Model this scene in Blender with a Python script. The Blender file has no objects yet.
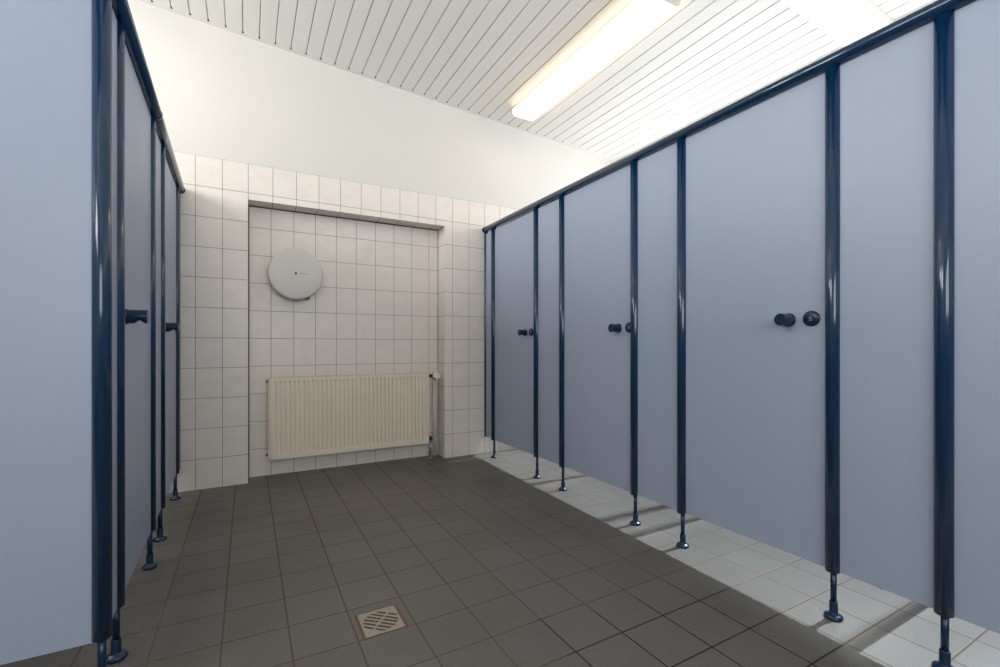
import bpy, bmesh, math, random
from math import sin, cos, pi, radians
from mathutils import Vector, Matrix
random.seed(4)
sc = bpy.context.scene
COL = sc.collection

# ------------------------------------------------------------------ measures
D = 3.587            # front face of the back wall
DR = 3.740           # back face of the recess
TX, TZ = 0.1519, 0.2 # wall tile
XA, XB = -0.3000, 0.1506
RL, RR, RT = XA + 2*TX, 1.4500, 1.9542   # recess left, right, top
XLW, XRW = -1.90, 3.45                   # side walls
YF = -1.60                               # front wall (behind the camera)
def ceil_z(x): return 3.0684 - 0.0604*x
FX, FY, FPX, FPY = -0.0719, 1.517, 0.1931, 0.1938

# ------------------------------------------------------------------ materials
def new_mat(name):
    m = bpy.data.materials.new(name); m.use_nodes = True
    nt = m.node_tree; b = nt.nodes['Principled BSDF']
    return m, nt, b
def N(nt, t, **kw):
    n = nt.nodes.new(t)
    for k, v in kw.items(): setattr(n, k, v)
    return n
def math_n(nt, op, a, b=None, c=None, clamp=False):
    n = N(nt, 'ShaderNodeMath', operation=op, use_clamp=clamp)
    for i, v in enumerate((a, b, c)):
        if v is None: continue
        if isinstance(v, (int, float)): n.inputs[i].default_value = v
        else: nt.links.new(v, n.inputs[i])
    return n.outputs[0]
def mix_col(nt, fac, a, b):
    n = N(nt, 'ShaderNodeMix', data_type='RGBA')
    for i, v in ((0, fac), (6, a), (7, b)):
        if isinstance(v, (int, float)): n.inputs[i].default_value = v
        elif isinstance(v, tuple): n.inputs[i].default_value = (*v, 1)
        else: nt.links.new(v, n.inputs[i])
    return n.outputs[2]
def noise(nt, vec, scale, detail=2, rough=.5):
    n = N(nt, 'ShaderNodeTexNoise'); n.inputs['Scale'].default_value = scale
    n.inputs['Detail'].default_value = detail; n.inputs['Roughness'].default_value = rough
    nt.links.new(vec, n.inputs['Vector']); return n.outputs['Fac']
def ramp01(nt, v, lo, hi):
    n = N(nt, 'ShaderNodeMapRange', interpolation_type='SMOOTHSTEP')
    nt.links.new(v, n.inputs[0]); n.inputs[1].default_value = lo; n.inputs[2].default_value = hi
    return n.outputs[0]
def line_dist(nt, coord, off, pitch):      # distance in metres to the nearest grid line
    a = math_n(nt, 'DIVIDE', math_n(nt, 'SUBTRACT', coord, off), pitch)
    a = math_n(nt, 'FRACT', a)
    a = math_n(nt, 'SUBTRACT', a, .5); a = math_n(nt, 'ABSOLUTE', a)
    a = math_n(nt, 'SUBTRACT', .5, a)
    return math_n(nt, 'MULTIPLY', a, pitch)
def cell_rand(nt, cx, ox, px, cy, oy, py):
    a = math_n(nt, 'FLOOR', math_n(nt, 'DIVIDE', math_n(nt, 'SUBTRACT', cx, ox), px))
    b = math_n(nt, 'FLOOR', math_n(nt, 'DIVIDE', math_n(nt, 'SUBTRACT', cy, oy), py))
    cmb = N(nt, 'ShaderNodeCombineXYZ'); nt.links.new(a, cmb.inputs[0]); nt.links.new(b, cmb.inputs[1])
    w = N(nt, 'ShaderNodeTexWhiteNoise', noise_dimensions='3D'); nt.links.new(cmb.outputs[0], w.inputs[0])
    return w.outputs['Value'], cmb.outputs[0]
def bump(nt, b, h, strength=.3, dist=.002):
    n = N(nt, 'ShaderNodeBump'); n.inputs['Strength'].default_value = strength
    n.inputs['Distance'].default_value = dist
    nt.links.new(h, n.inputs['Height']); nt.links.new(n.outputs[0], b.inputs['Normal'])

def simple(name, col, rough=.5, metal=0, var=.06, vscale=6, bumps=0, coat=0, spec=.5, nscale=300):
    m, nt, b = new_mat(name)
    g = N(nt, 'ShaderNodeNewGeometry')
    f = noise(nt, g.outputs['Position'], vscale, 3)
    c = mix_col(nt, f, tuple(x*(1-var) for x in col), tuple(min(1, x*(1+var)) for x in col))
    nt.links.new(c, b.inputs['Base Color'])
    b.inputs['Roughness'].default_value = rough; b.inputs['Metallic'].default_value = metal
    b.inputs['Specular IOR Level'].default_value = spec
    b.inputs['Coat Weight'].default_value = coat
    if bumps: bump(nt, b, noise(nt, g.outputs['Position'], nscale, 2), bumps, .001)
    return m

def wall_tile_mat(name, offx, col=(.80, .725, .665), vertical=True):
    m, nt, b = new_mat(name)
    g = N(nt, 'ShaderNodeNewGeometry'); s = N(nt, 'ShaderNodeSeparateXYZ')
    nt.links.new(g.outputs['Position'], s.inputs[0])
    dz = line_dist(nt, s.outputs[2], 0.0, TZ)
    dx = line_dist(nt, s.outputs[0], offx, TX)
    ns = N(nt, 'ShaderNodeSeparateXYZ'); nt.links.new(g.outputs['True Normal'], ns.inputs[0])
    sidef = math_n(nt, 'GREATER_THAN', math_n(nt, 'ABSOLUTE', ns.outputs[0]), .5)
    upf = math_n(nt, 'GREATER_THAN', math_n(nt, 'ABSOLUTE', ns.outputs[2]), .5)
    dx = math_n(nt, 'ADD', dx, sidef); dz = math_n(nt, 'ADD', dz, upf)
    d = math_n(nt, 'MINIMUM', dx, dz)
    tile = ramp01(nt, d, .0010, .0021)
    rnd, cell = cell_rand(nt, s.outputs[0], offx, TX, s.outputs[2], 0., TZ)
    add = N(nt, 'ShaderNodeVectorMath', operation='MULTIPLY_ADD')
    nt.links.new(cell, add.inputs[0]); add.inputs[1].default_value = (7.3, 3.1, 5.7)
    nt.links.new(g.outputs['Position'], add.inputs[2])
    mp = N(nt, 'ShaderNodeMapping'); mp.inputs['Rotation'].default_value = (0, radians(35), 0)
    mp.inputs['Scale'].default_value = (1, 1, 1.7)
    nt.links.new(add.outputs[0], mp.inputs[0])
    veins = ramp01(nt, noise(nt, mp.outputs[0], 9, 6, .62), .42, .72)
    c = mix_col(nt, math_n(nt, 'MULTIPLY', veins, .42), col, tuple(x*.84 for x in col))
    c = mix_col(nt, math_n(nt, 'MULTIPLY', rnd, .35), c, tuple(x*f for x, f in zip(col, (.93, .94, .96))))
    c = mix_col(nt, tile, (.20, .17, .15), c)
    nt.links.new(c, b.inputs['Base Color'])
    r = math_n(nt, 'MULTIPLY_ADD', tile, -.50, .85); nt.links.new(r, b.inputs['Roughness'])
    bump(nt, b, ramp01(nt, d, .0008, .0035), .35, .0015)
    return m

def floor_mat():
    m, nt, b = new_mat('floor_tile')
    g = N(nt, 'ShaderNodeNewGeometry'); s = N(nt, 'ShaderNodeSeparateXYZ')
    P = g.outputs['Position']; nt.links.new(P, s.inputs[0])
    dx = line_dist(nt, s.outputs[0], FX, FPX); dy = line_dist(nt, s.outputs[1], FY, FPY)
    wob = math_n(nt, 'MULTIPLY', math_n(nt, 'SUBTRACT', noise(nt, P, 35, 2), .5), .0016)
    d = math_n(nt, 'ADD', math_n(nt, 'MINIMUM', dx, dy), wob)
    tile = ramp01(nt, d, .0020, .0036)
    rnd, cell = cell_rand(nt, s.outputs[0], FX, FPX, s.outputs[1], FY, FPY)
    c = mix_col(nt, rnd, (.094, .085, .073), (.115, .105, .093))
    sp = ramp01(nt, noise(nt, P, 230, 3, .75), .38, .64)
    c = mix_col(nt, math_n(nt, 'MULTIPLY', sp, .55), c, (.19, .183, .173))
    sp2 = ramp01(nt, noise(nt, P, 300, 2, .6), .56, .66)
    c = mix_col(nt, math_n(nt, 'MULTIPLY', sp2, .6), c, (.055, .052, .05))
    # brownish soiling with its own blotchy shape
    dirt = ramp01(nt, noise(nt, P, 2.2, 4, .6), .42, .70)
    c = mix_col(nt, math_n(nt, 'MULTIPLY', dirt, .30), c, (.082, .068, .050))
    # grout: brown, almost black where it has been renewed near the right-hand front
    ng = noise(nt, P, 3.0, 2)
    gm = math_n(nt, 'MULTIPLY', ramp01(nt, math_n(nt, 'ADD', s.outputs[0], math_n(nt, 'MULTIPLY', ng, .3)), .92, .98),
                math_n(nt, 'MULTIPLY', ramp01(nt, s.outputs[0], 1.66, 1.60), ramp01(nt, math_n(nt, 'ADD', s.outputs[1], math_n(nt, 'MULTIPLY', ng, .3)), 1.46, 1.40)))
    gcol = mix_col(nt, ng, (.125, .082, .043), (.085, .058, .034))
    gcol = mix_col(nt, gm, gcol, (.022, .014, .013))
    c = mix_col(nt, tile, gcol, c)
    nt.links.new(c, b.inputs['Base Color'])
    r = math_n(nt, 'MULTIPLY_ADD', tile, -.47, .88)
    r = math_n(nt, 'ADD', r, math_n(nt, 'MULTIPLY', dirt, .06))
    nt.links.new(r, b.inputs['Roughness'])
    h = math_n(nt, 'ADD', ramp01(nt, d, .001, .004), math_n(nt, 'MULTIPLY', noise(nt, P, 380, 2), .10))
    bump(nt, b, h, .35, .0015)
    return m

def text_emit(name, col, strength):
    m, nt, b = new_mat(name)
    b.inputs['Base Color'].default_value = (*col, 1)
    b.inputs['Emission Color'].default_value = (*col, 1)
    b.inputs['Emission Strength'].default_value = strength
    b.inputs['Roughness'].default_value = .4
    return m

M = {}
M['tile_front'] = wall_tile_mat('wall_tile', XA)
M['tile_back'] = wall_tile_mat('wall_tile_recess', XB)
M['paint'] = simple('white_plaster', (.675, .64, .60), .85, var=.02, bumps=.15, nscale=120)
M['floor'] = floor_mat()
M['ceil'] = simple('white_plank', (.76, .725, .68), .55, var=.02, vscale=30)
M['groove'] = simple('plank_groove', (.42, .36, .30), .8)
M['hole'] = simple('dark_hole', (.03, .025, .02), .9)
M['panel'] = simple('grey_blue_laminate', (.338, .386, .505), .42, var=.025, vscale=140, bumps=.08, nscale=500)
M['edge'] = simple('dark_panel_edge', (.05, .055, .07), .6)
M['navy'] = simple('navy_powder_coat', (.0020, .027, .073), .13, var=.04, spec=.6)
M['navy_plastic'] = simple('navy_plastic', (.0020, .020, .060), .25, var=.04)
M['brass'] = simple('brass_coin_slot', (.72, .50, .25), .3, metal=1)
M['radiator'] = simple('cream_enamel', (.80, .705, .56), .35, var=.02)
M['rad_grille'] = simple('yellowed_cream_enamel', (.70, .58, .36), .4, var=.04)
M['pipe'] = simple('cream_pipe_paint', (.66, .61, .52), .4, var=.03)
M['chrome'] = simple('dull_chrome', (.55, .53, .50), .3, metal=1)
M['black'] = simple('dark_fitting', (.03, .022, .016), .5)
M['valve'] = simple('white_valve_plastic', (.80, .76, .68), .35, var=.02)
M['disc'] = simple('light_grey_plastic', (.66, .62, .575), .45, var=.015)
M['disc_mount'] = simple('dark_grey_plastic', (.10, .085, .08), .5)
M['mark'] = simple('printed_grey_mark', (.16, .13, .12), .6)
M['key'] = simple('dark_brass_keyhole', (.035, .022, .012), .4)
M['steel'] = simple('brushed_steel_drain', (.36, .31, .25), .42, metal=.4, var=.08, vscale=60)
M['grout'] = simple('brown_grout', (.14, .088, .055), .9, var=.15, vscale=50)
M['void'] = simple('drain_pit_shade', (.012, .010, .009), .8)
M['lamp_body'] = simple('lamp_housing', (.66, .58, .47), .5, var=.02)
M['diffuser'] = text_emit('lamp_diffuser', (1.0, .86, .68), 3.2)
M['frame'] = simple('window_frame_white', (.78, .78, .78), .4, var=.02)
m_ = bpy.data.materials.new('window_glass'); m_.use_nodes = True; nt_ = m_.node_tree
nt_.nodes.clear()
o_ = nt_.nodes.new('ShaderNodeOutputMaterial'); mx_ = nt_.nodes.new('ShaderNodeMixShader')
t_ = nt_.nodes.new('ShaderNodeBsdfTransparent'); t_.inputs[0].default_value = (.93, .96, .97, 1)
g_ = nt_.nodes.new('ShaderNodeBsdfGlossy'); g_.inputs['Roughness'].default_value = .02
mx_.inputs[0].default_value = .06
nt_.links.new(t_.outputs[0], mx_.inputs[1]); nt_.links.new(g_.outputs[0], mx_.inputs[2]); nt_.links.new(mx_.outputs[0], o_.inputs[0])
M['glass'] = m_
M['ground'] = simple('outside_paving', (.42, .42, .40), .9)

# ------------------------------------------------------------------ mesh helpers
def box(bm, x0, x1, y0, y1, z0, z1, mi=0, mat=None):
    vs = [bm.verts.new((x, y, z)) for x in (x0, x1) for y in (y0, y1) for z in (z0, z1)]
    if mat is not None:
        for v in vs: v.co = mat @ v.co
    q = [(0, 1, 3, 2), (4, 6, 7, 5), (0, 4, 5, 1), (2, 3, 7, 6), (0, 2, 6, 4), (1, 5, 7, 3)]
    fs = []
    for f in q:
        ff = bm.faces.new([vs[i] for i in f]); ff.material_index = mi; fs.append(ff)
    return vs, fs
def lathe(bm, prof, axis=Vector((0, 0, 1)), org=Vector((0, 0, 0)), seg=32, mi=0, smooth=True, post=None):
    """prof: (radius, height) pairs; closed with caps"""
    q = Vector((0, 0, 1)).rotation_difference(axis).to_matrix()
    rings = []
    for r, h in prof:
        ring = []
        for i in range(seg):
            a = 2*pi*i/seg; co = Vector((r*cos(a), r*sin(a), h))
            ring.append(co)
        rings.append(ring)
    vr = []
    for ring in rings:
        vr.append([bm.verts.new(Vector(org) + ((q @ c) if post is None else post(q @ c))) for c in ring])
    for a, b in zip(vr[:-1], vr[1:]):
        for i in range(seg):
            f = bm.faces.new((a[i], a[(i+1) % seg], b[(i+1) % seg], b[i])); f.smooth = smooth; f.material_index = mi
    f = bm.faces.new(list(reversed(vr[0]))); f.material_index = mi
    f = bm.faces.new(vr[-1]); f.material_index = mi
def tube(bm, pts, r, seg=16, mi=0):
    pts = [Vector(p) for p in pts]; rings = []
    for i, p in enumerate(pts):
        t = (pts[min(i+1, len(pts)-1)] - pts[max(i-1, 0)]).normalized()
        u = t.orthogonal().normalized() if i == 0 else (pu - t*pu.dot(t)).normalized()
        pu = u; w = t.cross(u)
        rings.append([bm.verts.new(p + r*(cos(2*pi*k/seg)*u + sin(2*pi*k/seg)*w)) for k in range(seg)])
    for a, b in zip(rings[:-1], rings[1:]):
        for i in range(seg):
            f = bm.faces.new((a[i], a[(i+1) % seg], b[(i+1) % seg], b[i])); f.smooth = True; f.material_index = mi
    bm.faces.new(list(reversed(rings[0]))).material_index = mi; bm.faces.new(rings[-1]).material_index = mi
def obj(name, bm, mats, parent=None, bevel=0, loc=None, autosmooth=False):
    me = bpy.data.meshes.new(name)
    bmesh.ops.recalc_face_normals(bm, faces=bm.faces)
    if loc is not None:
        bmesh.ops.translate(bm, verts=bm.verts, vec=-Vector(loc))
    bm.to_mesh(me); bm.free()
    for m in (mats if isinstance(mats, (list, tuple)) else [mats]): me.materials.append(m)
    o = bpy.data.objects.new(name, me); COL.objects.link(o)
    if loc is not None: o.location = loc
    if parent is not None:
        o.parent = parent
        if loc is None: pass
    if bevel:
        md = o.modifiers.new('bevel', 'BEVEL'); md.width = bevel; md.segments = 2
        md.limit_method = 'ANGLE'; md.angle_limit = radians(40); md.harden_normals = False
    return o
def thing(name, label, cat, loc=(0, 0, 0), rz=0, group=None):
    o = bpy.data.objects.new(name, None); COL.objects.link(o)
    o.location = loc; o.rotation_euler = (0, 0, rz)
    o['label'] = label; o['category'] = cat
    if group: o['group'] = group
    o.empty_display_size = .1
    return o
def struct(o): o['kind'] = 'structure'; return o

# ------------------------------------------------------------------ room shell
# floor with the drain pit cut out (drain cell)
DX0, DX1, DY0, DY1 = 0.330, 0.482, 1.5175, 1.672
DCX, DCY = (DX0+DX1)/2, (DY0+DY1)/2
def floor_z(x, y): return -.0105*math.exp(-((x-DCX)**2 + (y-DCY)**2)/.45)   # shallow fall towards the drain
DZ = floor_z(DCX, DCY)
bm = bmesh.new()
x0, x1, y0, y1 = XLW-.12, XRW+.12, YF-.12, DR+.12
def cuts(lo, a, b, hi, st):
    out = []
    for p, q in ((lo, a), (a, b), (b, hi)):
        n = max(1, int(round((q-p)/st)))
        out += [p + (q-p)*i/n for i in range(n)]
    return out + [hi]
gxs, gys = cuts(x0, DX0, DX1, x1, .08), cuts(y0, DY0, DY1, y1, .08)
top_ = [[bm.verts.new((x, y, floor_z(x, y))) for y in gys] for x in gxs]
for i in range(len(gxs)-1):
    for j in range(len(gys)-1):
        if DX0-1e-6 <= gxs[i] < DX1-1e-6 and DY0-1e-6 <= gys[j] < DY1-1e-6: continue
        f = bm.faces.new((top_[i][j], top_[i+1][j], top_[i+1][j+1], top_[i][j+1])); f.smooth = True
for a, b_, c, d in ((x0, DX0, y0, y1), (DX1, x1, y0, y1), (DX0, DX1, y0, DY0), (DX0, DX1, DY1, y1)):
    box(bm, a, b_, c, d, -.08, -.0125)
box(bm, DX0, DX1, DY0, DY1, -.08, -.06)
floor = struct(obj('floor', bm, M['floor']))

# back wall: tiled dado with recess, painted above
def wall_piece(name, boxes, mats):
    bm = bmesh.new()
    for bx in boxes: box(bm, *bx)
    return struct(obj(name, bm, mats))
M['joint'] = simple('dark_joint', (.085, .07, .06), .9)
wall_piece('wall_back', [(RL-.02, RR+.02, DR, DR+.12, 0, RT+.02)], [M['tile_back']])
wall_piece('wall_back_left', [(XLW-.12, RL, D, DR+.12, 0, 2.2)], [M['tile_front']])
wall_piece('wall_back_right', [(RR, XRW+.12, D, DR+.12, 0, 2.2)], [M['tile_front']])
wall_piece('wall_back_lintel', [(RL, RR, D, DR+.12, RT, 2.2)], [M['tile_front']])
wall_piece('wall_back_upper', [(XLW-.12, XRW+.12, D+.004, DR+.12, 2.2, 3.35)], [M['paint']])
# dark open joints in the inner corners of the recess
wall_piece('trim_2', [(RL, RR, DR-.0025, DR, RT-.0075, RT)], [M['joint']])
wall_piece('trim_3', [(RR-.0035, RR, DR-.003, DR, 0, RT-.0075)], [M['joint']])
wall_piece('trim_4', [(RL, RL+.0065, DR-.0025, DR, 0, RT-.0075)], [M['joint']])
def wall_with_holes(name, xa, xb, holes, zt):
    """wall slab in the YZ plane with rectangular holes (y0,y1,z0,z1) sharing the same z range"""
    bm = bmesh.new()
    hs = sorted(holes); z0, z1 = hs[0][2], hs[0][3]
    box(bm, xa, xb, YF-.12, DR+.12, 0, z0); box(bm, xa, xb, YF-.12, DR+.12, z1, zt)
    prev = YF-.12
    for h in hs:
        if h[0]-prev > .001: box(bm, xa, xb, prev, h[0], z0, z1)
        prev = h[1]
    box(bm, xa, xb, prev, DR+.12, z0, z1)
    return struct(obj(name, bm, M['paint']))
RW = [(1.85, 3.56), (.12, 1.85), (-1.56, .12)]
RWZ = (1.25, 2.70)
LW = [(1.80, 2.60), (2.75, 3.40), (.1, 1.3)]
LWZ = (2.05, 2.85)
wall_with_holes('wall_right', XRW, XRW+.22, [(a, b, *RWZ) for a, b in RW], 3.3)
wall_with_holes('wall_left', XLW-.22, XLW, [(a, b, *LWZ) for a, b in LW], 3.35)
# front wall with one window behind the camera
FW = (-1.2, 1.2, 1.1, 2.5)
bm = bmesh.new()
box(bm, XLW-.12, XRW+.12, YF-.2, YF, 0, FW[2]); box(bm, XLW-.12, XRW+.12, YF-.2, YF, FW[3], 3.35)
box(bm, XLW-.12, FW[0], YF-.2, YF, FW[2], FW[3]); box(bm, FW[1], XRW+.12, YF-.2, YF, FW[2], FW[3])
struct(obj('wall_front', bm, M['paint']))

# windows: frame + a pane as child, seated in the reveals
wn = [0]
def window_yz(xc, a, b, z0, z1):
    wn[0] += 1
    bm = bmesh.new(); t = .030
    box(bm, xc-.03, xc+.03, a, a+t, z0, z1); box(bm, xc-.03, xc+.03, b-t, b, z0, z1)
    box(bm, xc-.03, xc+.03, a+t, b-t, z0, z0+t); box(bm, xc-.03, xc+.03, a+t, b-t, z1-t, z1)
    w = struct(obj('window_%d' % wn[0], bm, M['frame']))
    bm = bmesh.new(); box(bm, xc-.003, xc+.003, a+t, b-t, z0+t, z1-t)
    obj('pane', bm, M['glass'], w)
    return w
for a, b in RW: window_yz(XRW+.13, a, b, *RWZ)
for a, b in LW: window_yz(XLW-.13, a, b, *LWZ)
wn[0] += 1
bm = bmesh.new(); t = .05; yc = YF-.12
box(bm, FW[0], FW[0]+t, yc-.03, yc+.03, FW[2], FW[3]); box(bm, FW[1]-t, FW[1], yc-.03, yc+.03, FW[2], FW[3])
box(bm, FW[0]+t, FW[1]-t, yc-.03, yc+.03, FW[2], FW[2]+t); box(bm, FW[0]+t, FW[1]-t, yc-.03, yc+.03, FW[3]-t, FW[3])
box(bm, -.025, .025, yc-.03, yc+.03, FW[2]+t, FW[3]-t)
w = struct(obj('window_%d' % wn[0], bm, M['frame']))
bm = bmesh.new(); box(bm, FW[0]+t, -.025, yc-.003, yc+.003, FW[2]+t, FW[3]-t); obj('pane', bm, M['glass'], w)
bm = bmesh.new(); box(bm, .025, FW[1]-t, yc-.003, yc+.003, FW[2]+t, FW[3]-t); obj('pane', bm, M['glass'], w)

# ceiling of long planks, sloping down to the right
bm = bmesh.new()
ang = math.atan(0.0604)
def cbox(xa, xb, ya, yb, h0, h1, mi):
    vs = [bm.verts.new((x, y, ceil_z(x)+h)) for x in (xa, xb) for y in (ya, yb) for h in (h0, h1)]
    for f in [(0, 1, 3, 2), (4, 6, 7, 5), (0, 4, 5, 1), (2, 3, 7, 6), (0, 2, 6, 4), (1, 5, 7, 3)]:
        bm.faces.new([vs[i] for i in f]).material_index = mi
PW = .0990; X0 = -.5231
k0 = int(math.floor((XLW-X0)/PW)); k1 = int(math.ceil((XRW-X0)/PW))
yend = D-.030
for k in range(k0, k1+1):
    g = X0 + k*PW
    a, b = max(g+.0020, XLW), min(g+PW-.0020, XRW)
    if b <= a: continue
    # plank: flat face with a small chamfer towards each groove
    cbox(a+.0025, b-.0025, YF, yend, 0, .02, 0)
    vs = []
    for xx, h in ((a, .004), (a+.0025, 0)):
        vs.append([bm.verts.new((xx, y, ceil_z(xx)+h)) for y in (YF, yend)])
    bm.faces.new((vs[0][0], vs[0][1], vs[1][1], vs[1][0])).material_index = 0
    vs = []
    for xx, h in ((b-.0025, 0), (b, .004)):
        vs.append([bm.verts.new((xx, y, ceil_z(xx)+h)) for y in (YF, yend)])
    bm.faces.new((vs[0][0], vs[0][1], vs[1][1], vs[1][0])).material_index = 0
    if g > -1.2 and g < 2.7:
        lathe(bm, [(.0062, 0), (.0062, .008)], org=(g, yend-.006, ceil_z(g)-.0012), seg=10, mi=2)
cbox(XLW, XRW, YF, D, .009, .05, 1)
cbox(XLW, XRW, yend, D+.02, 0, .05, 0)
struct(obj('ceiling', bm, [M['ceil'], M['groove'], M['hole']]))
# cross beam in the ceiling
bm = bmesh.new(); cbox(XLW, XRW, 1.235, 1.470, -.045, .0005, 0)
struct(obj('trim_1', bm, M['ceil'], bevel=.003))

# ------------------------------------------------------------------ cubicle partitions
ZB, ZT = .157, 1.925
ZR = 1.952; RR_ = .021
PR = .0215
def post_parts(part, x, y, zb, zr, foot=True, wide=PR, xo=0):
    bm = bmesh.new()
    # powder-coated profile: round tube with two shallow ribs that grip the panels
    seg = 40; ring = []
    for i in range(seg):
        a = 2*pi*i/seg
        r = wide
        ca = abs(sin(a))                 # along the partition line
        if ca > .90: r = wide*(1.0 + .05*(ca-.90)/.10)
        ring.append((r*cos(a) + xo, r*sin(a)))
    lo = [bm.verts.new((x+p, y+q, zb-.003)) for p, q in ring]
    hi = [bm.verts.new((x+p, y+q, zr-.0225)) for p, q in ring]
    for i in range(seg):
        f = bm.faces.new((lo[i], lo[(i+1) % seg], hi[(i+1) % seg], hi[i])); f.smooth = True
    bm.faces.new(list(reversed(lo))); bm.faces.new(hi)
    p = obj('post', bm, M['navy'], part)
    if foot:
        bm = bmesh.new()
        lathe(bm, [(.0095, .05), (.0095, zb)], org=(x, y, 0), seg=24)
        obj('leg', bm, M['navy_plastic'], p)
        bm = bmesh.new()
        lathe(bm, [(.0270, 0), (.0285, .002), (.0285, .007), (.0265, .0105), (.021, .0135), (.0145, .0160),
                   (.0130, .019), (.0128, .055), (.0118, .058), (.0100, .0585)], org=(x, y, 0), seg=32)
        obj('foot', bm, M['navy_plastic'], p)
    return p

def slab(name, part, p, q, z0, z1, th=.012):
    """upright panel between plan points p and q"""
    p = Vector(p); q = Vector(q); d = (q-p); L = d.length; d.normalize(); n = Vector((-d.y, d.x))
    bm = bmesh.new(); c = []
    for s, t in ((0, -.5), (0, .5), (L, .5), (L, -.5)):
        c.append(p + d*s + n*t*th)
    z0 = z0 if isinstance(z0, tuple) else (z0, z0)
    lo = [bm.verts.new((v.x, v.y, z)) for v, z in zip(c, (z0[0], z0[0], z0[1], z0[1]))]; hi = [bm.verts.new((v.x, v.y, z1)) for v in c]
    bm.faces.new(list(reversed(lo))).material_index = 1; bm.faces.new(hi).material_index = 1
    for i in range(4):
        bm.faces.new((lo[i], lo[(i+1) % 4], hi[(i+1) % 4], hi[i])).material_index = 0
    return obj(name, bm, [M['panel'], M['edge']], part, bevel=.001)

def knob(door, x, y, z, nx):
    """cylindrical pull knob with a finger scoop on its underside; nx = +1/-1 facing direction"""
    bm = bmesh.new()
    prof = [(.0, 0)]
    R = .0228; L = .059
    prof = [(.0255, .0), (.0255, .006), (R, .0065)]
    n = 44
    for i in range(1, n): prof.append((R, .0065 + (L-.0085)*i/n))
    prof += [(R, L-.002), (R-.002, L)]
    def scoop(v):
        t = abs(v.x); k = math.exp(-((t-.036)/.0095)**2)*.0100
        if v.z < 0 and t > .01:
            return Vector((v.x, v.y, v.z*(1 - k/R)))
        return v
    lathe(bm, prof, axis=Vector((nx, 0, 0)), org=(x, y, z), seg=40, post=scoop)
    return obj('knob', bm, M['navy_plastic'], door)
def lock(door, x, y, z, nx, brass=True):
    bm = bmesh.new()
    lathe(bm, [(.0285, 0), (.0285, .004), (.0270, .007), (.010, .0078)], axis=Vector((nx, 0, 0)), org=(x, y, z), seg=36)
    if brass:   # coin slot turned to S shape: two brass quarter pieces and a bar
        xf = x + nx*.0078
        for dy, dz, w, h in ((.0, .0062, .0105, .0030), (.0, -.0062, .0105, .0030), (.0, 0, .0105, .0028), (.004, .0032, .0028, .0040), (-.004, -.0032, .0028, .0040)):
            box(bm, min(xf, xf+nx*.0012), max(xf, xf+nx*.0012), y+dy-w/2, y+dy+w/2, z+dz-h/2, z+dz+h/2, 1)
    return obj('lock', bm, [M['navy_plastic'], M['brass']], door)

def rail(part, p, q, nside, caps=True):
    """head rail: half-round nose towards the room (nside = unit plan vector), flat underside over the posts"""
    p = Vector(p); q = Vector(q); d = (q-p).normalized(); n = Vector((nside[0], nside[1], 0)); n = (n - d*n.dot(d)).normalized()
    r = .0225; off = .0185
    prof = [(-.013, -r), (off, -r)] + [(off + r*sin(a), -r*cos(a)) for a in [pi*i/18 for i in range(1, 18)]] + [(off, r), (-.006, r), (-.013, r-.006)]
    bm = bmesh.new()
    A = [bm.verts.new(p + n*u_ + Vector((0, 0, v_))) for u_, v_ in prof]; B = [bm.verts.new(q + n*u_ + Vector((0, 0, v_))) for u_, v_ in prof]
    m = len(prof)
    for i in range(m):
        f = bm.faces.new((A[i], A[(i+1) % m], B[(i+1) % m], B[i])); f.smooth = 1 <= i <= 18
    bm.faces.new(A); bm.faces.new(list(reversed(B)))
    r_ = obj('head_rail', bm, M['navy'], part)
    if caps:
        bm = bmesh.new()
        lathe(bm, [(r+.0015, -.010), (r+.0015, .006), (r-.004, .011), (r-.012, .013)], axis=d, org=q + n*off, seg=28)
        obj('end_cap', bm, M['navy_plastic'], r_)
    return r_

# right-hand row -----------------------------------------------------------
ZBr = lambda y: .169 - .0060*(y-.55)
ZRr = lambda y: 1.933 + .0095*(y-.55)
XRf = lambda y: 1.784 + .0168*(y-.55)
right = thing('cubicle_row', 'long right-hand row of grey-blue cubicle doors with navy posts and sunlit gap below', 'toilet cubicle', (1.8, 1.2, 0))
def sub(part):  # children are built in world space: undo parent translation
    for o in part.children_recursive:
        pass
ys = [3.4158, 2.7427, 2.4279, 1.7767, 1.471, 0.8316, 0.5396, -0.085, -0.385, -1.02]
root = right
PRIM = []
def adopt(root):
    inv = Matrix.Translation(-root.location)
    for o in root.children: o.matrix_parent_inverse = inv
wp = XRf(3.575)
bm = bmesh.new()   # wall channel at the back wall
box(bm, wp-.013, wp+.013, 3.560, D, .150, 1.945)
obj('wall_channel', bm, M['navy'], root, bevel=.004)
for i, y in enumerate(ys): post_parts(root, XRf(y), y, ZBr(y), ZRr(y), xo=-.007)
slab('side_strip', root, (XRf(3.562), 3.562), (XRf(3.450), 3.450), ZB, ZT)
g = .019
KZ = 1.0450
for i in range(0, len(ys)-1):
    a, b = ys[i]-g, ys[i+1]+g
    isdoor = i % 2 == 0
    o = slab('door' if isdoor else 'fixed_panel', root, (XRf(a), a), (XRf(b), b), (ZBr(a), ZBr(b)), ZT)
    if isdoor:
        yl = ys[i+1] + (.036 if i == 2 else .068)
        yk = ys[i+1] + (.036+.085 if i == 2 else .148)
        knob(o, XRf(yk)-.006, yk, KZ, -1); lock(o, XRf(yl)-.006, yl, KZ+.001, -1)
slab('fixed_panel', root, (XRf(-1.04), -1.04), (XRf(YF), YF+.004), ZB, ZT)
rail(root, (XRf(YF+.01), YF+.01, ZRr(YF)), (XRf(3.565), 3.565, ZRr(3.565)), (-1, 0))
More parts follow.
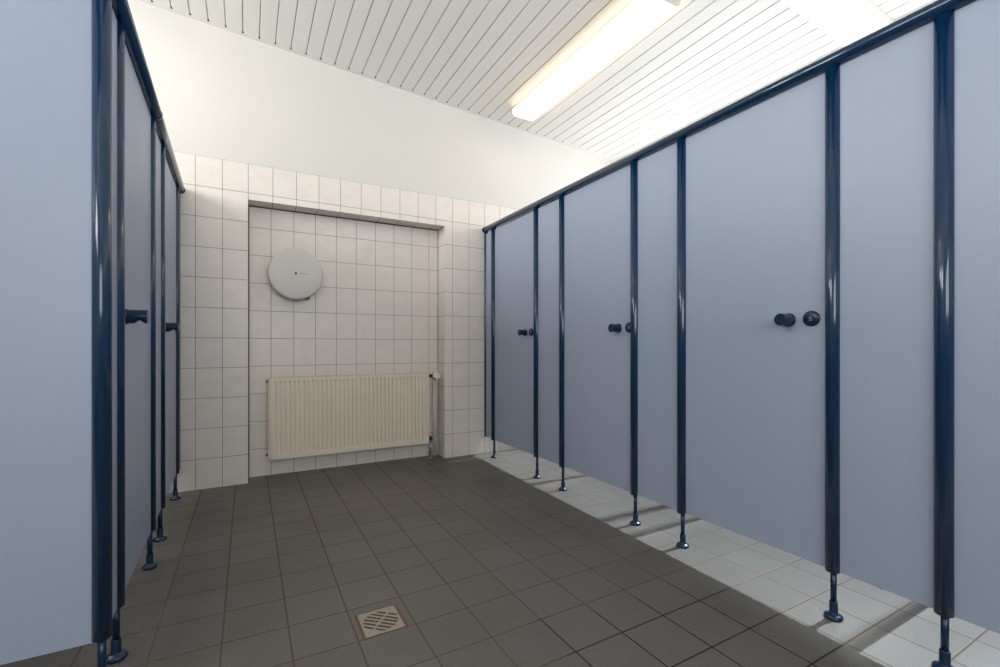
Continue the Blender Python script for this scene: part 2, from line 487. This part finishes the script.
# partition walls between the cubicles, behind the fronts
for y in (2.600, 1.650, .700, -.235):
    slab('divider_panel', root, (XRf(y)+.012, y), (XRW, y), ZB, ZT)
adopt(root)

# left-hand block ------------------------------------------------------------
XLf = lambda y: -.3552 - .0248*(y-2)
left = thing('cubicle_row', 'left-hand block of grey-blue cubicles with large side panel nearest the camera', 'toilet cubicle', (-.36, 2.4, 0))
root = left
yl_ = [1.605, 1.778, 2.433, 2.752, 3.440]
for i, y in enumerate(yl_): post_parts(root, XLf(y), y, .160, ZR)
bm = bmesh.new(); wp = XLf(3.57)
box(bm, wp-.014, wp+.014, 3.560, D, ZB-.006, ZR-.01)
obj('wall_channel', bm, M['navy'], root, bevel=.004)
for (a, b, nm) in ((1.605, 1.778, 'side_strip'), (1.778, 2.433, 'door'), (2.433, 2.752, 'fixed_panel'), (2.752, 3.440, 'door')):
    a_, b_2 = a+g, b-g
    o = slab(nm, root, (XLf(a_), a_), (XLf(b_2), b_2), ZB, ZT)
    if nm == 'door':
        yk = a + .105 if a < 2 else a + .13
        knob(o, XLf(yk)+.006, yk, 1.043, 1); 
        yk = a + .05
slab('side_strip', root, (XLf(3.455), 3.455), (XLf(3.565), 3.565), ZB, ZT)
slab('side_panel', root, (XLf(1.605)-.014, 1.605), (XLW+.004, 1.605), ZB-.006, ZT)
slab('divider_panel', root, (XLf(2.59)-.012, 2.59), (XLW+.004, 2.59), ZB, ZT)
rail(root, (XLf(1.605), 1.605-.013, ZR), (XLf(3.565), 3.565, ZR), (1, 0))
rail(root, (XLf(1.605)-.0135, 1.605, ZR), (XLW+.004, 1.605, ZR), (0, -1), False)
adopt(root)
for o in (right, left):
    pass

# joint sleeve on the left rail
bm = bmesh.new()
ax = Vector((-.0248, 1, 0)).normalized()
lathe(bm, [(.0235, -.012), (.0245, -.008), (.0245, .008), (.0235, .012)], axis=ax, org=(XLf(2.45)+.0185, 2.45, ZR), seg=28)
obj('rail_sleeve', bm, M['navy'], left).matrix_parent_inverse = Matrix.Translation(-left.location)

# ------------------------------------------------------------------ ceiling lights
def lamp(label, xc, ya, yb, zb):
    t_ = thing('ceiling_light', label, 'lamp', (xc, (ya+yb)/2, zb))
    inv = Matrix.Translation(-t_.location)
    W = .105
    zt = ceil_z(xc)
    bm = bmesh.new()      # housing: shallow tray on spacers against the planks
    box(bm, xc-.075, xc+.075, ya+.02, yb-.02, zb+.048, zt-.012)
    for yy in (ya+.25, yb-.25): box(bm, xc-.02, xc+.02, yy-.03, yy+.03, zt-.013, zt+.004)
    o = obj('housing', bm, M['lamp_body'], t_, bevel=.004); o.matrix_parent_inverse = inv
    bm = bmesh.new()      # prismatic cover with chamfered lower edges
    prof = [(-W, .048), (-W, .018), (-W+.016, 0), (W-.016, 0), (W, .018), (W, .048)]
    A = [bm.verts.new((xc+p, ya+.012, zb+h)) for p, h in prof]; B = [bm.verts.new((xc+p, yb-.012, zb+h)) for p, h in prof]
    for i in range(6): bm.faces.new((A[i], A[(i+1) % 6], B[(i+1) % 6], B[i]))
    bm.faces.new(A); bm.faces.new(B)
    o = obj('diffuser', bm, M['diffuser'], t_); o.matrix_parent_inverse = inv
    for s, yy in ((-1, ya), (1, yb)):
        bm = bmesh.new()
        y_a, y_b = (yy, yy+.0125) if s < 0 else (yy-.0125, yy)
        pr = [(-W-.003, .052), (-W-.003, .017), (-W+.015, -.002), (W-.015, -.002), (W+.003, .017), (W+.003, .052)]
        A = [bm.verts.new((xc+p, y_a, zb+h)) for p, h in pr]; B = [bm.verts.new((xc+p, y_b, zb+h)) for p, h in pr]
        for i in range(6): bm.faces.new((A[i], A[(i+1) % 6], B[(i+1) % 6], B[i]))
        bm.faces.new(A); bm.faces.new(B)
        o = obj('end_cap', bm, M['lamp_body'], t_, bevel=.002); o.matrix_parent_inverse = inv
    return t_
lamp('long lit fluorescent batten on the plank ceiling above the right-hand cubicles', 2.035, 1.765, 3.285, 2.862)
lamp('long lit fluorescent batten on the ceiling above the left-hand cubicles', -.62, 1.765, 3.285, 3.020)

# ------------------------------------------------------------------ radiator
rad = thing('radiator', 'cream ribbed panel radiator in the tiled wall recess', 'radiator', (.74, 3.66, .13))
inv = Matrix.Translation(-rad.location)
def radp(o): o.matrix_parent_inverse = inv; return o
RX0, RX1, RZ0, RZ1, RY = .142, 1.331, .130, .715, 3.640
def fluted(y, sgn):
    bm = bmesh.new()
    nf = 37; pitch = (RX1-RX0-.030)/nf
    zs = [RZ0, RZ0+.030, RZ0+.042, RZ0+.052, RZ0+.075, RZ1-.060, RZ1-.040, RZ1-.030, RZ1-.018, RZ1]
    amp = [0, 0, .45, 1, 1, 1, 1, .45, 0, 0]
    xs = [RX0]; prof = [0]
    for k in range(nf):
        a = RX0 + .015 + k*pitch
        for t_, d_ in ((0, 0), (.28, 0), (.36, .9), (.44, 1), (.60, 1), (.68, .9), (.76, 0)):
            xs.append(a + t_*pitch); prof.append(d_)
    xs += [RX1-.015, RX1]; prof += [0, 0]
    grid = [[bm.verts.new((x, y + sgn*.0130*am*d_, z)) for x, d_ in zip(xs, prof)] for z, am in zip(zs, amp)]
    for r0, r1 in zip(grid[:-1], grid[1:]):
        for i in range(len(xs)-1):
            f = bm.faces.new((r0[i], r0[i+1], r1[i+1], r1[i])); f.smooth = False
    # rim returning to the rear sheet
    back = {}
    def edge(vs):
        bs = [back.setdefault(v, bm.verts.new((v.co.x, y+.011, v.co.z))) for v in vs]
        for i in range(len(vs)-1): bm.faces.new((vs[i], vs[i+1], bs[i+1], bs[i]))
    edge(grid[0]); edge(grid[-1]); edge([r[0] for r in grid]); edge([r[-1] for r in grid])
    bk = [bm.verts.new(c) for c in ((RX0, y+.0109, RZ0), (RX1, y+.0109, RZ0), (RX1, y+.0109, RZ1), (RX0, y+.0109, RZ1))]
    bm.faces.new(bk)
    return bm
radp(obj('ribbed_panel', fluted(RY, 1), M['radiator'], rad))
bm = bmesh.new(); nconv = 46   # convector fins behind the panel
for k in range(nconv):
    x = RX0+.04 + k*(RX1-RX0-.08)/(nconv-1)
    box(bm, x-.0007, x+.0007, RY+.0115, RY+.048, RZ0+.05, RZ1-.03)
box(bm, RX0+.035, RX1-.035, RY+.0475, RY+.0487, RZ0+.05, RZ1-.03)
radp(obj('convector_fins', bm, M['radiator'], rad))
bm = bmesh.new()              # top grille
box(bm, RX0-.014, RX1+.004, RY-.001, RY+.006, RZ1-.001, RZ1+.006); box(bm, RX0-.014, RX1+.004, RY+.050, RY+.056, RZ1-.001, RZ1+.006)
for k in range(61):
    x = RX0 - .012 + k*(RX1-RX0+.004)/60
    box(bm, x, x+.008, RY+.006, RY+.050, RZ1, RZ1+.005)
radp(obj('top_grille', bm, M['rad_grille'], rad))
for s, x, w_ in ((0, RX0-.0155, .0150), (1, RX1+.0005, .003)):
    bm = bmesh.new(); box(bm, x, x+w_, RY+.022, RY+.056, RZ0+.004, RZ1-.0015)
    radp(obj('side_cover', bm, M['radiator'], rad, bevel=.001))
for x in (RX0+.18, RX1-.18):
    bm = bmesh.new(); box(bm, x-.015, x+.015, RY+.049, DR-.001, RZ0+.06, RZ1-.05)
    radp(obj('wall_bracket', bm, M['radiator'], rad))
# small bleed plugs on the left edge
for z in (RZ1-.022, RZ0+.035):
    bm = bmesh.new(); lathe(bm, [(.009, 0), (.009, .008), (.005, .010), (.005, .014)], axis=Vector((-1, 0, 0)), org=(RX0-.0155, RY+.03, z), seg=16)
    radp(obj('bleed_plug', bm, M['black'], rad))
# thermostatic valve, facing the room
vx, vy, vz = 1.391, RY+.020, .694
bm = bmesh.new()
lathe(bm, [(.011, 0), (.011, .056)], axis=Vector((1, 0, 0)), org=(RX1+.002, vy+.006, vz), seg=20)
lathe(bm, [(.014, 0), (.014, .018)], axis=Vector((1, 0, 0)), org=(RX1+.010, vy+.006, vz), seg=6, smooth=False)
lathe(bm, [(.016, -.022), (.016, .014)], axis=Vector((0, 0, 1)), org=(vx, vy+.006, vz), seg=20)
v_ = radp(obj('valve_body', bm, M['black'], rad))
bm = bmesh.new()
prof = [(.019, 0), (.024, .004), (.0265, .012), (.0265, .050), (.024, .058), (.019, .060), (.018, .054), (.008, .054), (.0075, .057)]
lathe(bm, prof, axis=Vector((-.05, -1, 0)).normalized(), org=(vx, vy-.006, vz), seg=28)
radp(obj('valve_head', bm, M['valve'], rad))
bm = bmesh.new(); lathe(bm, [(.0275, 0), (.0275, .010)], axis=Vector((-.05, -1, 0)).normalized(), org=(vx, vy+.002, vz), seg=28)
radp(obj('valve_collar', bm, M['black'], rad))
bm = bmesh.new()
tube(bm, [(vx-.002, vy+.010, vz-.02), (vx-.002, vy+.010, .0)], .0095, 18)
radp(obj('supply_pipe', bm, M['pipe'], rad))
bm = bmesh.new()
tube(bm, [(vx+.027, vy+.048, vz+.0), (vx+.027, vy+.048, .0)], .0085, 18)
tube(bm, [(vx, vy+.016, vz), (vx+.010, vy+.042, vz), (vx+.027, vy+.048, vz-.004)], .0085, 14)
radp(obj('riser_pipe', bm, M['pipe'], rad))
# lockshield valve and return pipe
bm = bmesh.new()
lathe(bm, [(.011, 0), (.011, .020)], axis=Vector((1, 0, 0)), org=(RX1+.001, vy+.006, RZ0+.035), seg=16)
lathe(bm, [(.013, -.014), (.015, -.008), (.015, .010), (.010, .016)], org=(RX1+.022, vy+.006, RZ0+.035), seg=16)
lathe(bm, [(.010, 0), (.012, .006), (.012, .018)], axis=Vector((0, -1, 0)), org=(RX1+.022, vy+.0, RZ0+.035), seg=16)
radp(obj('return_valve', bm, M['black'], rad))
bm = bmesh.new()
tube(bm, [(RX1+.022, vy+.006, RZ0+.025), (RX1+.022, vy+.006, 0)], .0078, 16)
lathe(bm, [(.020, 0), (.020, .004), (.012, .012)], org=(RX1+.022, vy+.006, 0), seg=20)
radp(obj('return_pipe', bm, M['chrome'], rad))

# ------------------------------------------------------------------ round wall unit
dc = Vector((.309, 3.628, 1.471))
disp = thing('wall_dispenser', 'round light grey dispenser mounted on the tiles above the radiator', 'dispenser', dc)
inv2 = Matrix.Translation(-disp.location)
bm = bmesh.new()
Rr = .185
lathe(bm, [(Rr-.004, .030), (Rr, .026), (Rr, .012), (Rr-.004, .005), (Rr-.014, .0015), (Rr*.6, -.0002), (.03, -.0005)][::-1], axis=Vector((0, 1, 0)), org=dc, seg=96)
o = obj('cover', bm, M['disc'], disp); o.matrix_parent_inverse = inv2
cover = o
bm = bmesh.new()
lathe(bm, [(.140, .0), (.140, DR-dc.y-.030)], axis=Vector((0, 1, 0)), org=dc+Vector((0, .029, 0)), seg=64)
box(bm, dc.x+.040, dc.x+.095, dc.y+.032, dc.y+.075, dc.z-.176, dc.z-.11)
pass
o = obj('back_housing', bm, M['disc_mount'], disp, bevel=.003); o.matrix_parent_inverse = inv2
bm = bmesh.new()
lathe(bm, [(.0085, 0), (.0085, .0015)], axis=Vector((0, -1, 0)), org=dc+Vector((-.002, .0, .004)), seg=20)
o = obj('keyhole', bm, M['key'], cover); o.matrix_parent_inverse = Matrix.Identity(4)
bm = bmesh.new()      # tiny printed word mark to the right of the keyhole
x = dc.x + .034; rnd = [(.008, .011), (.005, .006), (.006, .006), (.005, .006), (.006, .006), (.005, .006)]
for w_, h_ in rnd:
    box(bm, x, x+w_*.28, dc.y-.0012, dc.y+.0005, dc.z+.001-h_/2+.002, dc.z+.001+h_/2+.002)
    box(bm, x, x+w_*.8, dc.y-.0012, dc.y+.0005, dc.z+.001+h_/2, dc.z+.001+h_/2+.002)
    x += w_+.0022
obj('printed_mark', bm, M['mark'], cover)
for o in (cover,):
    for c in o.children: c.matrix_parent_inverse = Matrix.Identity(4)

# ------------------------------------------------------------------ floor drain
fd = thing('floor_drain', 'small square metal drain grate set in the grey tile floor', 'drain', ((DX0+DX1)/2, (DY0+DY1)/2, DZ))
inv3 = Matrix.Translation(-Vector((fd.location.x, fd.location.y, 0)))
cx, cy = (DX0+DX1)/2, (DY0+DY1)/2; hw = (DX1-DX0)/2
bm = bmesh.new()   # mortar frame round the grate
t = .010
for a, b_, c, d in ((-hw, -hw+t, -hw, hw), (hw-t, hw, -hw, hw), (-hw+t, hw-t, -hw, -hw+t*.4), (-hw+t, hw-t, hw-t*.7, hw)):
    box(bm, cx+a, cx+b_, cy+c, cy+d, -.02, .0006)
o = obj('mortar_surround', bm, M['grout'], fd); o.matrix_parent_inverse = inv3
# grate plate: real slots, made by bridging a grid of bars
GX0, GX1, GY0, GY1 = DX0+t, DX1-t, DY0+t*.4, DY1-t*.7
gx, gy = (GX0+GX1)/2, (GY0+GY1)/2; Rg = .0595
SL = radians(-42)       # slot direction in plan
bm = bmesh.new()
u = Vector((cos(SL), sin(SL))); v = Vector((-sin(SL), cos(SL)))
n = 120
def inslot(px, py):
    a = px*u.x + py*u.y; b = px*v.x + py*v.y
    if px*px+py*py > Rg*Rg or abs(a) < .0042: return False
    if abs(b) > .0555: return False
    k = (b + (0 if a < 0 else 0)) / .0182
    return abs(k - math.floor(k) - .5) < .27
sx = (GX1-GX0)/n; sy = (GY1-GY0)/n
top = {}
def V(i, j, z):
    key = (i, j, z)
    if key not in top: top[key] = bm.verts.new((GX0+i*sx, GY0+j*sy, z))
    return top[key]
solid = [[not inslot(GX0+(i+.5)*sx-gx, GY0+(j+.5)*sy-gy) for j in range(n)] for i in range(n)]
Z1, Z0 = .0012, -.003
for i in range(n):
    for j in range(n):
        if not solid[i][j]: continue
        bm.faces.new((V(i, j, Z1), V(i+1, j, Z1), V(i+1, j+1, Z1), V(i, j+1, Z1)))
        bm.faces.new((V(i, j+1, Z0), V(i+1, j+1, Z0), V(i+1, j, Z0), V(i, j, Z0)))
        for di, dj, a, b_ in ((-1, 0, (0, 0), (0, 1)), (1, 0, (1, 1), (1, 0)), (0, -1, (1, 0), (0, 0)), (0, 1, (0, 1), (1, 1))):
            ii, jj = i+di, j+dj
            if 0 <= ii < n and 0 <= jj < n and solid[ii][jj]: continue
            bm.faces.new((V(i+a[0], j+a[1], Z1), V(i+a[0], j+a[1], Z0), V(i+b_[0], j+b_[1], Z0), V(i+b_[0], j+b_[1], Z1)))
o = obj('grate', bm, M['steel'], fd); o.matrix_parent_inverse = inv3
bm = bmesh.new(); box(bm, DX0+.002, DX1-.002, DY0+.002, DY1-.002, -.030, -.022)  # near-black plate paints the shade of the pit below the slots
o = obj('pit_shade_plate', bm, M['void'], fd); o.matrix_parent_inverse = inv3
# cut tile joints round the drain
# ------------------------------------------------------------------ outside ground
bm = bmesh.new(); box(bm, -30, 30, -30, 30, -.30, -.10)
struct(obj('ground', bm, M['ground']))

# ------------------------------------------------------------------ light
def area(name, loc, rot, sx, sy, power, col):
    l = bpy.data.lights.new(name, 'AREA'); l.shape = 'RECTANGLE'; l.size = sx; l.size_y = sy
    l.energy = power; l.color = col
    o = bpy.data.objects.new(name, l); COL.objects.link(o); o.location = loc; o.rotation_euler = rot
    return o
SKY = (1.0, .985, .965)
for a, b in RW:    # daylight entering each high window of the right wall
    area('daylight', (XRW+.20, (a+b)/2, sum(RWZ)/2), (0, radians(90), 0), RWZ[1]-RWZ[0]-.1, b-a-.1, 36, SKY)
for a, b in LW:
    area('daylight', (XLW-.20, (a+b)/2, sum(LWZ)/2), (0, radians(-90), 0), LWZ[1]-LWZ[0]-.1, b-a-.1, 30, SKY)
area('daylight', (0, YF-.18, (FW[2]+FW[3])/2), (radians(90), 0, 0), 2.3, 1.3, 58, SKY)  # through the unseen front window, raised as fill for the lower room
sl = bpy.data.lights.new('sun', 'SUN'); sl.energy = 6.3; sl.angle = radians(1.4); sl.color = (.90, .95, 1)
so = bpy.data.objects.new('sun', sl); COL.objects.link(so)
dirv = Vector((-1, .025, -1.19)).normalized()
so.rotation_euler = dirv.to_track_quat('-Z', 'Y').to_euler()
so.location = (8, 0, 8)
w = bpy.data.worlds.new('World'); sc.world = w; w.use_nodes = True
nt = w.node_tree; bg = nt.nodes['Background']
sky = nt.nodes.new('ShaderNodeTexSky'); sky.sky_type = 'HOSEK_WILKIE'; sky.turbidity = 4
sky.sun_direction = -dirv
nt.links.new(sky.outputs[0], bg.inputs[0]); bg.inputs[1].default_value = .3

# ------------------------------------------------------------------ camera
cam = bpy.data.cameras.new('camera'); co = bpy.data.objects.new('camera', cam); COL.objects.link(co)
cam.sensor_width = 36; cam.lens = 456.74*36/1000; cam.shift_y = .0121
cam.clip_start = .02
co.location = (0, 0, .9484); co.rotation_euler = (radians(90), 0, -.5048)
sc.camera = co
sc.view_settings.view_transform = 'Standard'; sc.view_settings.look = 'None'
sc.view_settings.gamma = 1; sc.view_settings.use_curve_mapping = False
sc.view_settings.exposure = 0.14
